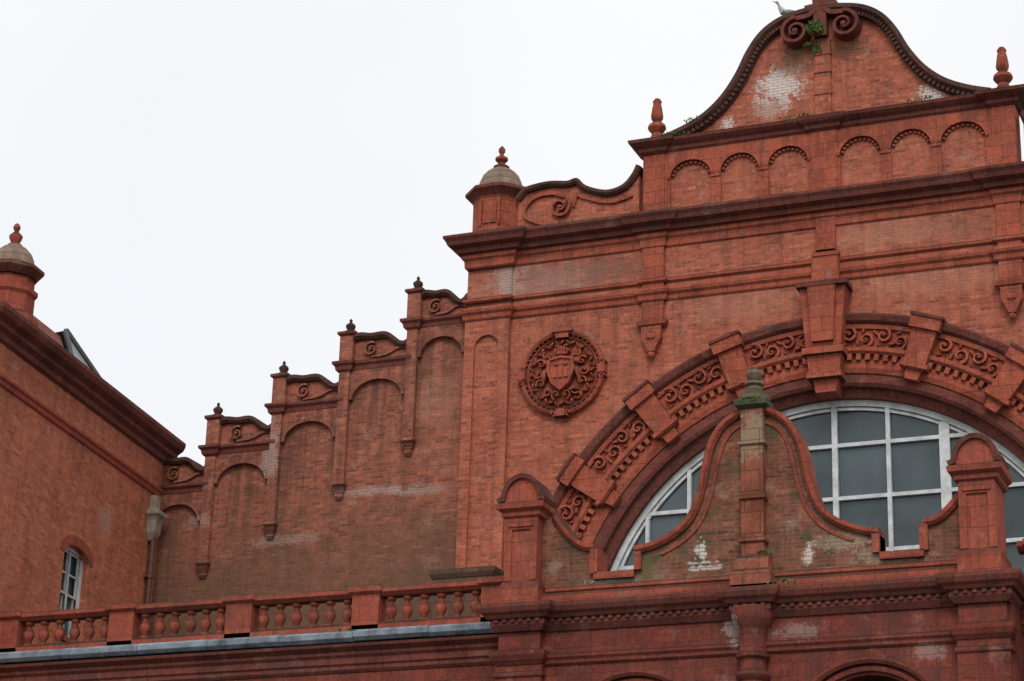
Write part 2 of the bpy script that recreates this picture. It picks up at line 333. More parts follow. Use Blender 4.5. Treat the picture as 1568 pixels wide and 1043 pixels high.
for k in range(-5,5):
    am=rad(90-18*(k+.5))
    for j,sv in enumerate((-.62,-.2,.22,.64)):
        jr=random.uniform(-.02,.02)
        (x,z),a=polar(sv+jr,7.4+.06*(-1)**j,am); up=(j%2==0)
        orn.volute(x,z,.2+jr,-.17,-.04,1.2,math.degrees(a)+(0 if up else 180)+random.uniform(-20,20),up,.08)
        (x,z),a=polar(sv+.21,7.4-.12*(-1)**j,am); orn.blob(x,-.09,z,.11,.07,.06,a+j)
        (x,z),a=polar(sv+.1,7.4+.16*(-1)**j,am); orn.blob(x,-.09,z,.08,.07,.05,a+1+j)
        (x,z),a=polar(sv-.1,7.4-.17*(-1)**j,am); orn.blob(x,-.08,z,.08,.06,.04,a+2+j)
orn.done(); ar.done(); ad.done()
md=Part('medallion_relief',H,M_terra,True); mx,mz=-6.74,20.56
md.prism(arc(mx,mz,1.08,0,360,48)[:-1],-.05,.0)
for r,w_,d in((1.06,.10,.18),(.93,.05,.12)): md.sweep(arc(mx,mz,r,0,360,64),[(-w_/2,0),(-w_/2,-d*.8),(0,-d),(w_/2,-d*.8),(w_/2,0)])
for i in range(44):
    a=2*pi*i/44; md.blob(mx+.99*cos(a),-.09,mz+.99*sin(a),.045,.06,.03,a+.6)
for i in range(36):
    a=2*pi*i/36; md.blob(mx+.81*cos(a),-.1,mz+.81*sin(a),.10,.10,.042,a+.8*(-1)**i+random.uniform(-.3,.3))
for i in range(14):
    a=2*pi*i/14; md.volute(mx+.6*cos(a),mz+.6*sin(a),.125,-.2,-.04,1.1,math.degrees(a),i%2==0,.055)
for a0 in(0,90,180,270):
    a=rad(a0)
    if a0!=90: md.rbox(mx+1.06*cos(a),mz+1.06*sin(a),.11,.09,-.22,0,a-pi/2)
    for sg in(-1,1): md.volute(mx+1.08*cos(a+sg*.19),mz+1.08*sin(a+sg*.19),.085,-.2,0,1.0,a0,sg>0,.05)
md.prism([(mx-.3,mz+.32),(mx,mz+.38),(mx+.3,mz+.32),(mx+.34,mz+.05),(mx+.22,mz-.28),(mx,mz-.46),(mx-.22,mz-.28),(mx-.34,mz+.05)],-.22,-.04)
md.sweep([(mx-.3,mz+.32),(mx-.34,mz+.05),(mx-.22,mz-.28),(mx,mz-.46),(mx+.22,mz-.28),(mx+.34,mz+.05),(mx+.3,mz+.32),(mx,mz+.38),(mx-.3,mz+.32)],[(-.03,-.1),(-.03,-.27),(.03,-.27),(.03,-.1)])
for i in range(3): md.box(mx-.18+.14*i,mx-.1+.14*i,-.255,-.22,mz-.16,mz+.06)
md.blob(mx-.12,-.23,mz+.2,.08,.05,.07); md.blob(mx+.12,-.23,mz+.2,.08,.05,.07)
for sx in(-1,1):
    md.blob(mx+sx*.44,-.16,mz-.05,.08,.12,.26,sx*.25); md.blob(mx+sx*.41,-.18,mz+.27,.09,.11,.11); md.blob(mx+sx*.38,-.2,mz+.42,.06,.08,.06); md.blob(mx+sx*.3,-.16,mz-.46,.16,.1,.07,sx*.6)
md.blob(mx,-.18,mz+.49,.18,.13,.1)
for i in range(-2,3): md.blob(mx+i*.075,-.2,mz+.62-.015*i*i,.035,.06,.09)
md.box(mx-.28,mx+.28,-.26,-.05,mz+1.05,mz+1.13); md.box(mx-.17,mx+.17,-.22,-.03,mz+.9,mz+1.05); md.prism([(mx-.2,mz+1.13),(mx+.2,mz+1.13),(mx,mz+1.3)],-.2,-.03)
md.done()
for sx in(-1,1):
    ps=[(.40,1.41),(1.66,2.64),(2.89,3.96)]
    pl=[(sx*.3,26.2),(sx*4.13,26.2),(sx*4.13,24.5)]
    for a,b in ps[::-1]:
        m_=(a+b)/2; r=(b-a)/2
        pl+= [(sx*(b),24.5)]+[(sx*(m_+r*cos(t)),25.45+.45*sin(t)) for t in [pi*i/16 for i in range(17)]]+[(sx*a,24.5)]
    pl+=[(sx*.3,24.5)]
    tr.prism(pl,-.07,0)
    for a,b in ps:
        m_=sx*(a+b)/2; r=(b-a)/2
        tr.sweep([(m_+r*cos(t),25.45+.45*sin(t)) for t in [pi*i/16 for i in range(17)]],[(-.07,-.07),(-.07,-.12),(.0,-.12),(.0,-.07)])
        for i in range(1,12):
            t=pi*i/12; tr.blob(m_+(r-.05)*cos(t),-.04,25.45+.39*sin(t),.05,.04,.05)
        tr.box(m_-r,m_+r,-.05,0,24.5,24.6)
    for xx in(1.535,2.765): tr.box(sx*xx-.125,sx*xx+.125,-.1,-.069,25.36,25.44)
tr.box(-.34,.34,-.10,.1,24.5,26.35)
dk.mould(-4.68,4.68,-.02,.55,[(.06,26.2),(.1,26.24),(.12,26.32),(.2,26.38),(.26,26.44),(.28,26.52),(.02,26.62)])
for x in(-4.4,4.4): dk.mould(x-.28,x+.28,-.09,.6,[(.02,26.18),(.1,26.24),(.12,26.32),(.22,26.38),(.3,26.44),(.32,26.52),(.02,26.62)])
dk.mould(-.34,.34,-.09,.3,[(.02,26.18),(.1,26.24),(.12,26.32),(.2,26.38),(.24,26.44),(.26,26.53),(.02,26.6)])
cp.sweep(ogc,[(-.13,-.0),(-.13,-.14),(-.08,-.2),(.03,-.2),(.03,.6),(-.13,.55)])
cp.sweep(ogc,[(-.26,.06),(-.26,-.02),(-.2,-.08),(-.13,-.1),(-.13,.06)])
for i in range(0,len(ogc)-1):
    a=Vector(ogc[i]); b=Vector(ogc[i+1]); d=(b-a); L_=d.length; k=max(1,int(L_/.13)); t=math.atan2(d.y,d.x); nn=Vector((-d.y,d.x)).normalized()
    for j in range(k):
        p=a+d*((j+.5)/k)-nn*.19; cp.rbox(p.x,p.y,.035,.05,-.13,-.02,t)
vt=Part('gable_volutes',H,M_dark,True)
for sx in(-1,1):
    vt.volute(sx*.62,28.95,.38,-.34,.05,1.6,90,sx>0,.13); vt.prism(arc(sx*.62,28.95,.33,0,360,24)[:-1],-.1,.05)
    vt.sweep(cr([(sx*.62,29.33),(sx*.3,29.36),(sx*.12,29.5)],4),[(-.06,.05),(-.06,-.26),(.06,-.26),(.06,.05)])
vt.box(-.16,.16,-.24,.1,28.75,29.55); vt.done()
vp=Part('gable_centre_pier',H,M_gable); vp.box(-.2,.2,-.06,.1,26.62,28.75)
for z in(27.2,27.8,28.3): vp.box(-.22,.22,-.085,.1,z,z+.06)
vp.done()
dk.mould(-.3,.3,.0,.5,[(0,29.5),(.12,29.62),(.12,29.72),(.0,29.8)])
dk.mould(-.24,.24,.0,.45,[(0,29.78),(.02,30.1),(.14,30.2),(.14,30.3),(0,30.36)])
fin=Part('gable_finials',H,M_terra,True)
FP=[(.27,0),(.27,.08),(.2,.12),(.15,.2),(.13,.28),(.19,.34),(.24,.42),(.22,.5),(.13,.58),(.10,.62),(.15,.68),(.16,.76),(.13,.98),(.10,1.12),(.12,1.17),(.07,1.25),(0,1.28)]
for x in(-4.4,4.4): fin.lathe(x,.15,26.6,FP,14)
fin.lathe(0,.22,30.34,FP,14); fin.done()
pr=[(-8.15,25.5),(-7.95,25.72),(-7.6,25.8),(-7.2,25.82),(-6.75,25.76),(-6.5,25.8),(-6.25,25.56),(-5.7,25.36),(-5.25,25.44),(-4.98,25.7),(-4.84,25.98)]
for sx in(-1,1):
    p=[(sx*-x,z) for x,z in cr(pr,4)]
    q_=Part('scroll_parapet',H,M_gable); q_.prism(p+[(p[-1][0],24.5),(p[0][0],24.5)],.08,.45); q_.done()
    pp=p if p[0][0]<p[-1][0] else p[::-1]
    cp.sweep(pp,[(-.09,.1),(-.09,.0),(-.03,-.06),(.05,-.06),(.05,.5),(-.09,.48)])
    v=Part('parapet_volute',H,M_terra,True); v.volute(sx*6.95,25.12,.3,-.06,.1,1.6,60 if sx<0 else 120,sx<0,.08)
    v.sweep(cr([(sx*6.85,25.42),(sx*7.25,25.55),(sx*7.75,25.45),(sx*7.95,25.05),(sx*7.5,24.75),(sx*7.0,24.72)],5),[(-.04,.1),(-.04,-.0),(.04,-.0),(.04,.1)])
    v.sweep(cr([(sx*6.6,25.1),(sx*6.5,25.4),(sx*6.3,25.3),(sx*5.6,25.08),(sx*5.0,25.2)],4),[(-.03,.1),(-.03,.02),(.03,.02),(.03,.1)]); v.done()
    t=Part('corner_turret',H,M_terra); t.lathe(sx*8.81,.45,24.45,[(.84,0),(.84,.14),(.7,.22),(.7,1.12),(.74,1.18)],8,.5)
    t.box(sx*8.81-.18,sx*8.81+.18,-.23,0,24.85,25.4)
    for dx in(-.26,.26): t.box(sx*8.81+dx-.03,sx*8.81+dx+.03,-.25,0,24.78,25.5)
    t.done()
    t=Part('turret_cap',H,M_dark); t.lathe(sx*8.81,.45,25.62,[(.72,0),(.82,.1),(.92,.18),(.92,.26),(.7,.34)],8,.5); t.done()
    t=Part('turret_dome',H,M_dome,True); t.lathe(sx*8.81,.45,25.96,[(.62,0),(.62,.08),(.58,.12),(.57,.24),(.5,.42),(.36,.58),(.2,.68),(.15,.72)],16); t.done()
    t=Part('turret_finial',H,M_terra,True); t.lathe(sx*8.81,.45,26.66,[(.2,0),(.22,.04),(.12,.1),(.09,.16),(.17,.24),(.17,.3),(.07,.36),(.05,.42),(.09,.48),(.09,.56),(.03,.64),(0,.66)],12); t.done()
gl=Part('lunette_glass',H,M_glass); gl.prism([(-6.2,9)]+arc(0,ZC,6.2,180,0,64)+[(6.2,9)],.52,.56); gl.done()
fr=Part('lunette_frame',H,M_white)
fr.sweep(A(5.93,0,180,72),[(-.07,.5),(-.07,.38),(.09,.36),(.09,.5)])
fr.sweep(A(5.9,0,180,72),[(-.13,.5),(-.13,.44),(-.06,.44),(-.06,.5)])
for x,w in((0,.065),(1.28,.05),(2.6,.12),(3.6,.045),(4.65,.045)):
    for sx in((-1,1) if x else (1,)):
        fr.box(sx*x-w,sx*x+w,.40,.52,9,ZC+math.sqrt(5.87**2-x*x))
for z,w in((18.2,.045),(16.9,.045),(15.6,.045),(14.3,.06)):
    h=math.sqrt(5.87**2-(z-ZC)**2); fr.box(-h,h,.42,.515,z-w,z+w)
fr.done()
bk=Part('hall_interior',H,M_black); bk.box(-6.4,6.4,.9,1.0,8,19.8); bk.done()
# ---- stepped wall
sw=Part('stepped_wall',H,M_step); XS=[-9.42,-10.95,-12.84,-14.74,-16.63,-18.4]; YW=.12
pl=[(-9.42,8)]
for k in range(5): c=22.35-.97*k; pl+=[(XS[k],c),(XS[k+1],c)]
pl+=[(-18.4,8)]
sw.prism(pl,YW,.55)
st=Part('stepped_wall_trim',H,M_step); sd=Part('stepped_wall_cornice',H,M_dark)
for k in range(5):
    xr,xl=XS[k],XS[k+1]; c=22.45-.97*k; m_=(xl+.18+xr-(.06 if k==0 else .18))/2; r=(xr-xl-.36-(.0 if k else -.12))/2-.06
    a,b=xl,xr
    st.prism([(a,c-.2),(b,c-.2),(b,c-1.0),(m_+r,c-1.0)]+arc(m_,c-1.0,r,0,180,14,.5)+[(m_-r,c-1.0),(a,c-1.0)],YW-.08,YW)
    st.sweep(arc(m_,c-1.0,r,180,0,14,.5),[(0,YW-.08),(0,YW-.13),(.08,YW-.13),(.08,YW-.08)])
    sd.mould(a+.0,b-.0,YW-.02,.58,[(.02,c-.22),(.06,c-.18),(.08,c-.08),(.14,c-.02),(.14,c+.05),(.0,c+.1)],0,0)
    sx0=xl+.18; w=xr-sx0; top=[(0,.74),(.12,.78),(.3,.73),(.5,.74),(.62,.66),(.76,.46),(.88,.42),(1.0,.58)]
    p=cr([(sx0+u*w,c+h) for u,h in top],4)
    st.prism([(sx0,c+.08)]+p+[(xr,c+.08)],YW+.03,.5)
    cp.sweep(p,[(-.10,YW+.04),(-.10,YW-.05),(-.03,YW-.12),(.06,YW-.12),(.06,.55),(-.09,.5)])
    st.volute(sx0+w*.3,c+.36,.2,YW-.09,YW+.05,1.4,60,False,.07)
    st.sweep(cr([(sx0+w*.3,c+.16),(sx0+w*.55,c+.2),(sx0+w*.75,c+.34),(sx0+w*.95,c+.3)],4),[(-.03,YW+.05),(-.03,YW-.04),(.03,YW-.04),(.03,YW+.05)])
    zb=[19.25,18.25,17.35,16.45,15.5][k]
    st.box(xl-.15,xl+.15,YW-.14,.3,zb,c-.2)
    st.mould(xl-.15,xl+.15,YW-.14,.2,[(-.1,zb-.42),(-.04,zb-.34),(-.06,zb-.28),(.02,zb-.16),(-.02,zb-.1),(.05,zb-.04),(.05,zb+.04),(0,zb+.06)])
    sd.mould(xl-.17,xl+.17,YW-.14,.58,[(.02,c-.22),(.06,c-.18),(.08,c-.08),(.14,c-.02),(.14,c+.05),(.0,c+.1)])
    st.box(xl-.19,xl+.19,YW-.12,.52,c+.08,c+.8)
    sd.mould(xl-.19,xl+.19,YW-.12,.52,[(0,c+.78),(.06,c+.83),(.06,c+.9),(-.06,c+.95)])
st.done(); sd.done(); sw.done()
sf=Part('step_finials',H,M_cope,True)
for k in range(5): sf.lathe(XS[k+1],.2,22.45-.97*k+.92,[(.16,0),(.16,.04),(.08,.08),(.13,.16),(.13,.22),(.06,.28),(.03,.31),(.05,.35),(.0,.42)],10)
sf.done()
lg=Part('weathered_ledge',H,M_ledge); lg.mould(-9.7,-8.1,-.9,.1,[(0,15.3),(.06,15.4),(.08,15.5),(-.1,15.56)]); lg.box(-9.65,-8.15,-.88,.1,13,15.3); lg.done()
tr.done(); dk.done(); cp.done()
rf=Part('hall_roof',H,M_slate)
for sx in(-1,1):
    v=[rf.bm.verts.new(p) for p in((sx*9.2,.6,23.5),(0,.6,26.2),(0,24,26.2),(sx*9.2,24,23.5))]; rf.bm.faces.new(v)
rf.done()
rf=Part('side_aisle_roof',H,M_slate); v=[rf.bm.verts.new(p) for p in((-9.3,.55,22.0),(-18.4,.55,17.4),(-18.4,24,17.4),(-9.3,24,22.0))]; rf.bm.faces.new(v); rf.done()

# ================================================================== WING BUILDING (left)
WG=empty('brick_wing_building',(-18.09,0,0),rad(97.3))
w=Part('wing_wall',WG,M_wing)
wl,wr,ws,wc=-5.14,-3.74,13.5,15.45
w.prism([(-9.75,ws),(-9.75,19.3),(.35,19.3),(.35,ws),(wr,ws)]+arc((wl+wr)/2,wc,(wr-wl)/2,0,180,12,.3)+[(wl,ws)],0,.4)
w.box(-9.75,.35,0,.4,0,ws); w.box(-9.75,-9.35,.4,10,0,19.3)
w.done()
w=Part('wing_window_head',WG,M_wingt); w.sweep(arc((wl+wr)/2,wc,(wr-wl)/2+.01,180,0,12,.31),[(0,.02),(0,-.012),(.24,-.012),(.24,.02)]); w.box(wl-.1,wr+.1,-.08,.3,13.38,13.5); w.done()
w=Part('wing_string_course',WG,M_wingt); w.mould(-9.75,.3,0,.2,[(.0,18.26),(.05,18.3),(.06,18.4),(.1,18.44),(.1,18.5),(0,18.54)],1,0); w.done()
w=Part('wing_cornice',WG,M_dark); w.mould(-9.75,.5,0,.6,[(.02,19.25),(.08,19.3),(.1,19.42),(.2,19.5),(.22,19.6),(.36,19.7),(.42,19.82),(.42,19.92),(0,19.98)],1,0); w.done()
w=Part('wing_sash_window',WG,M_white)
def sash(x0,x1,z0,z1,y,t=.05):
    w.box(x0,x0+t,y,y+.05,z0,z1); w.box(x1-t,x1,y,y+.05,z0,z1); w.box(x0+t,x1-t,y,y+.05,z0,z0+t); w.box(x0+t,x1-t,y,y+.05,z1-t,z1)
    m=(x0+x1)/2; w.box(m-.02,m+.02,y+.005,y+.045,z0+t,z1-t)
sash(wl,wr,13.5,15.75,.16,.09); sash(wl+.1,wr-.1,14.6,15.66,.22); sash(wl+.1,wr-.1,13.6,14.66,.27)
w.box(wl+.1,wr-.1,.23,.26,15.1,15.14)
w.done()
w=Part('wing_window_glass',WG,M_glass); w.box(wl,wr,.325,.34,13.5,15.8); w.done()
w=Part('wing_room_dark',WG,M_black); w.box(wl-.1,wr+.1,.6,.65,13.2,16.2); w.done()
TX,TZ=-8.2,.28
w=Part('wing_turret',WG,M_wingt); w.lathe(TX,.55,19.9,[(.76,0),(.76,.3),(.72,.4),(.6,.5),(.6,.9),(.66,.98),(.66,1.08),(.56,1.12),(.56,1.3),(.6,1.34)],8,.5); w.done()
w=Part('wing_turret_cap',WG,M_dark); w.lathe(TX,.55,21.0+TZ,[(.6,0),(.68,.08),(.76,.16),(.76,.24),(.58,.3)],8,.5); w.done()
w=Part('wing_turret_dome',WG,M_dome,True); w.lathe(TX,.55,21.28+TZ,[(.54,0),(.54,.06),(.5,.1),(.49,.22),(.42,.38),(.28,.52),(.16,.58)],16); w.done()
w=Part('wing_turret_finial',WG,M_wingt,True); w.lathe(TX,.55,21.84+TZ,[(.18,0),(.18,.04),(.1,.1),(.15,.2),(.16,.28),(.08,.36),(.05,.4),(.09,.48),(.07,.56),(.0,.62)],12); w.done()
w=Part('wing_roof',WG,M_tile)
def quad(p,*v): p.bm.faces.new([p.bm.verts.new(x) for x in v])
quad(w,(-9.5,.2,19.95),(-5.3,.2,19.95),(-4.35,1.1,21.3),(-9.5,1.1,21.3)); quad(w,(-9.5,1.1,21.3),(-4.35,1.1,21.3),(-4.35,6,19.95),(-9.5,6,19.95)); w.done()
LA,LB,LC=(-5.0,.25,19.95),(-1.1,.7,20.25),(-4.3,1.0,21.48)
w=Part('wing_roof_lantern',WG,M_glaze)
quad(w,LA,LB,LC); quad(w,LB,(-1.1,3,19.95),(-4.35,3,21.2),LC); w.done()
w=Part('lantern_frame',WG,M_slate)
def bar(p,a,b,r=.05):
    a=Vector(a); b=Vector(b); d=(b-a).normalized(); u=d.cross(Vector((0,0,1))).normalized()*r; v=d.cross(u).normalized()*r
    q=[[p.bm.verts.new(c+s*u+t*v) for s,t in((-1,-1),(1,-1),(1,1),(-1,1))] for c in(a,b)]
    for i in range(4): p.bm.faces.new((q[0][i],q[0][(i+1)%4],q[1][(i+1)%4],q[1][i]))
    p.bm.faces.new(q[0]); p.bm.faces.new(q[1])
bar(w,LA,LC); bar(w,LC,LB,.06); w.done()
pg=Part('wing_flat_roof',WG,M_leadroof); pg.box(-9.6,.3,.5,10,19.6,19.7); pg.done()
DP=empty('drainpipe',(-18.09,0,0),rad(97.3))
d=Part('hopper_head',DP,M_hop); d.mould(-.68,-.2,-.3,-.01,[(-.06,17.2),(-.04,17.5),(.0,17.6),(.06,17.66),(.06,17.76),(0,17.8)]); d.mould(-.62,-.26,-.24,-.01,[(-.1,17.0),(0,17.2)]); d.box(-.56,-.32,-.2,-.01,17.8,18.2); d.done()
d=Part('downpipe',DP,M_pipe,True); d.lathe(-.44,-.13,12.2,[(.07,0),(.07,4.9)],12)
for z in(13,14.5,16): d.lathe(-.44,-.13,z,[(.1,0),(.1,.12)],12); d.box(-.56,-.32,-.12,-.005,z+.02,z+.08)
d.done()

# ================================================================== ARCADE FRONTAGE
AF=empty('arcade_frontage')
YF=-8.0
def frontwall(x0,x1,yf,pts_arches,name):
    p=Part(name,AF,M_low); pl=[(x0,0),(x0,12.0),(x1,12.0),(x1,0)]
    for cx,r,zs in sorted(pts_arches,reverse=True): pl+=[(cx+r,0)]+arc(cx,zs,r,0,180,20)+[(cx-r,0)]
    p.prism(pl,yf,yf+.5); p.done()
frontwall(-17.1,-4.3,YF,[(-15.2,1.0,9.2),(-12.3,1.0,9.2),(-9.4,1.0,9.2),(-6.4,1.0,9.2)],'arcade_side_wall')
frontwall(5.4,20,YF,[(7.5,1.0,9.2),(10.5,1.0,9.2),(13.5,1.0,9.2),(16.5,1.0,9.2)],'arcade_side_wall_east')
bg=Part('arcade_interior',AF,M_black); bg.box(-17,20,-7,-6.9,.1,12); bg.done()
dk2=Part('arcade_cornice',AF,M_dark)
def fcorn(x0,x1,le,re):
    dk2.mould(x0,x1,YF,YF+.6,[(.02,11.45),(.06,11.5),(.06,11.58),(.1,11.62),(.1,11.74),(.16,11.8),(.16,11.86),(.28,11.94),(.30,12.0),(.02,12.04)],le,re)
fcorn(-17.1,-4.4,0,0); fcorn(5.4,20,0,0); dk2.done()
gt=Part('gutter',AF,M_lead)
for a,b in((-16.6,-4.62),(5.7,20)):
    n=7
    for i in range(n):
        u0=a+(b-a)*i/n; u1=a+(b-a)*(i+1)/n-.015; dz=random.uniform(-.012,.012)
        gt.mould(u0,u1,YF-.16,YF+.1,[(.1,12.05+dz),(.18,12.12+dz),(.2,12.22+dz),(.14,12.24+dz),(.14,12.27+dz)],1 if i==0 else 0,0)
gt.done()
BL=empty('balustrade')
def balus(x0,x1,peds,name):
    b=Part(name+'_rail',BL,M_bal)
    b.mould(x0,x1,YF-.12,YF+.16,[(.0,12.28),(.05,12.3),(.05,12.4),(.0,12.46)],0,0)
    b.mould(x0,x1,YF-.1,YF+.14,[(.0,13.0),(.05,13.04),(.1,13.08),(.1,13.16),(.02,13.2)],0,0)
    for x in peds:
        b.box(x-.31,x+.31,YF-.17,YF+.2,12.29,13.06); b.mould(x-.32,x+.32,YF-.19,YF+.2,[(0,13.05),(.06,13.1),(.06,13.2),(0,13.24)])
    b.done()
    s=Part(name+'_balusters',BL,M_bal,True)
    for a,c in zip(peds,peds[1:]):
        n=6; u0,u1=a+.31,c-.31
        for i in range(n):
            x=u0+(u1-u0)*(i+.5)/n+random.uniform(-.012,.012)
            s.lathe(x,YF+.02,12.46,[(.1,0),(.1,.05),(.06,.08),(.09,.14),(.125,.22),(.11,.3),(.06,.4),(.05,.43),(.08,.46),(.1,.48),(.1,.54)],10)
    s.done()
balus(-17.0,-4.5,[-16.7,-13.75,-10.86,-7.87,-4.95],'west'); balus(5.6,20,[6.1,9.0,11.9,14.8,17.7],'east')
dck=Part('roof_deck',AF,M_leadroof); dck.box(-17.2,20,-7.8,-.1,12.05,12.2); dck.done()

PV=empty('shaped_gable_pavilion'); YB=-9.2
XL,XM,XR=-3.96,.77,5.1
p=Part('pavilion_wall',PV,M_low)
pl=[(-4.4,0),(-4.4,11.95),(5.6,11.95),(5.6,0)]
for cx in(2.95,-1.6): pl+=[(cx+1.3,0)]+arc(cx,9.3,1.3,0,180,24)+[(cx-1.3,0)]
p.prism(pl,YB+.12,YB+.6)
for cx in(XL,XR):
    p.box(cx-.48,cx+.48,YB-.05,YB+.12,0,11.3); p.box(cx-.44,cx+.44,YB-.03,YB+.12,11.3,11.9)
    p.mould(cx-.48,cx+.48,YB-.05,YB+.3,[(.0,10.86),(.04,10.9),(.04,10.97),(.0,11.0)])
    p.mould(cx-.46,cx+.46,YB-.05,YB+.3,[(.02,11.12),(.08,11.2),(.12,11.3),(.12,11.38),(.0,11.42)])
p.box(-4.4,-3.9,YB+.6,YF,0,11.95); p.box(5.1,5.6,YB+.6,YF,0,11.95)
p.mould(-4.4,5.6,YB+.1,YB+.3,[(.0,11.1),(.04,11.14),(.04,11.2),(.08,11.25),(.08,11.3),(.0,11.34)],0,0)
for cx in(2.95,-1.6):
    a=arc(cx,9.3,1.36,180,0,28); p.sweep(a,[(0,YB+.14),(0,YB+.04),(.08,YB+.02),(.08,YB+.14)])
    a=arc(cx,9.3,1.5,180,0,28); p.sweep(a,[(0,YB+.14),(0,YB+.0),(.06,YB-.04),(.1,YB-.04),(.1,YB+.14)])
p.done()
p=Part('pavilion_column',PV,M_low,True)
p.lathe(XM,YB,0,[(.36,0),(.36,1),(.27,1.1),(.25,10.2),(.3,10.24),(.3,10.3),(.25,10.34),(.25,10.55),(.31,10.6),(.33,10.66),(.31,10.72),(.25,10.76),(.25,10.95),(.32,11.0),(.33,11.05),(.26,11.1),(.26,11.5),(.3,11.56),(.38,11.7),(.4,11.8),(.4,11.95)],20); p.done()
p=Part('pavilion_cornice',PV,M_dark)
def pc(x0,x1,yf,le,re,dz=0):
    p.mould(x0,x1,yf,-8.4,[(.02,11.78),(.06,11.84),(.1,11.9),(.1,12.0),(.16,12.02),(.2,12.08),(.26,12.13),(.3,12.22),(.3,12.3),(.02,12.36)],le,re)
    dentils(p,x0-.05,x1+.05,yf-.1,.045,11.94,12.01,.08,.09)
pc(-4.35,5.55,YB+.1,1,1); pc(XL-.47,XL+.47,YB-.08,1,1); pc(XR-.47,XR+.47,YB-.08,1,1); pc(XM-.3,XM+.3,YB-.1,1,1)
p.done()
YS=-8.98
hr=[(2.43,13.34),(2.15,13.38),(1.86,13.48),(1.55,13.65),(1.3,13.9),(1.14,14.25),(1.04,14.65),(.95,15.1),(.84,15.42),(.66,15.7),(.42,15.88),(.2,15.96),(0,15.98)]
hl=[(XM-x,z) for x,z in hr]; full=cr(hl+[(XM+x,z) for x,z in hr[-2::-1]],4)
p=Part('screen_wall',PV,M_screen)
Lq=cr([(-3.35,14.15),(-3.15,13.86),(-2.9,13.6),(-2.7,13.48),(-2.5,13.45)],4); Rq=[(2*XM-x,z) for x,z in Lq][::-1]
pl=[(-3.9,12.3)]+[(-3.9,14.15)]+Lq+[(-2.5,12.88),(-1.66,12.88)]+full+[(XM+2.43,12.88),(2*XM+2.5,12.88)]+Rq+[(5.1,14.15),(5.1,12.3)]
p.prism(pl,YS,YS+.4); p.done()
p=Part('screen_coping',PV,M_ped)
CP=[(-.09,YS+.02),(-.09,YS-.06),(-.03,YS-.12),(.05,YS-.12),(.05,YS+.46),(-.09,YS+.44)]
p.sweep(full,CP); p.sweep(Lq,CP); p.sweep(Rq,CP)
p.sweep(full[6:-6],[(-.26,YS+.02),(-.26,YS-.03),(-.20,YS-.03),(-.20,YS+.02)])
for sx,x0 in((1,-1.66),(-1,XM+2.43)):
    p.box(min(x0,x0+sx*.14),max(x0,x0+sx*.14),YS-.1,YS+.45,12.92,13.28)
for x0 in(-2.5,2*XM+2.5): p.box(x0-.08,x0+.08,YS-.1,YS+.45,12.9,13.4)
for x0 in(-2.08,2*XM+2.08): p.box(x0-.42,x0+.42,YS-.1,YS+.45,12.78,12.92)
p.mould(-3.5,4.7,YS-.0,YS+.3,[(.02,12.55),(.08,12.6),(.08,12.66),(.0,12.7)],0,0)
p.mould(-3.6,4.8,YS-.08,YS+.3,[(.04,12.34),(.04,12.5),(.0,12.56)],0,0)
p.done()
p=Part('screen_pier',PV,M_pier)
p.box(XM-.22,XM+.22,YS-.2,YS+.2,13.0,15.95); p.mould(XM-.24,XM+.24,YS-.22,YS+.2,[(.16,12.4),(.16,12.66),(.1,12.72),(.1,12.92),(0,13.0)])
for z in(13.25,14.1,15.2): p.mould(XM-.22,XM+.22,YS-.2,YS+.2,[(0,z),(.05,z+.03),(.05,z+.09),(0,z+.12)])
p.done()
p=Part('screen_finial_base',PV,M_green,True); p.mould(XM-.22,XM+.22,YS-.2,YS+.22,[(0,15.95),(.1,16.02),(.12,16.12),(0,16.18)]); p.done()
p=Part('screen_finial',PV,M_stone,True); p.lathe(XM,YS,16.16,[(.3,0),(.32,.08),(.26,.16),(.16,.24),(.14,.3),(.2,.34),(.2,.38),(.1,.42),(.14,.48),(.17,.56),(.14,.64),(.07,.7),(0,.72)],14); p.done()
for cx in(XL,XR):
    p=Part('pavilion_pedestal',PV,M_ped)
    p.box(cx-.40,cx+.40,YB-.12,YB+.9,12.34,12.62); p.mould(cx-.36,cx+.36,YB-.08,YB+.86,[(.04,12.62),(.06,12.7),(.0,12.8)])
    p.box(cx-.34,cx+.34,YB-.06,YB+.84,12.8,14.1)
    p.prism([(cx-.34,12.8),(cx-.34,14.1),(cx+.34,14.1),(cx+.34,12.8),(cx+.2,12.8),(cx+.2,13.85),(cx-.2,13.85),(cx-.2,12.8)],YB-.1,YB-.061)
    p.box(cx-.26,cx+.26,YB-.13,YB-.06,13.9,13.98)
    p.mould(cx-.36,cx+.36,YB-.1,YB+.86,[(0,14.08),(.05,14.12),(.05,14.2),(.14,14.26),(.16,14.36),(.02,14.42)])
    pts=[(cx-.42,14.4)]+arc(cx,14.5,.36,180,0,16,.42)+[(cx+.42,14.4)]
    p.prism(pts,YB-.1,YB+.5)
    p.done()
    p=Part('pedestal_pediment_mould',PV,M_dark)
    p.sweep([(cx-.5,14.42),(cx-.38,14.46)]+arc(cx,14.5,.36,170,10,16,.42)+[(cx+.38,14.46),(cx+.5,14.42)],[(-.02,YB+.5),(-.02,YB-.16),(.07,YB-.18),(.07,YB+.55)])
    p.done()
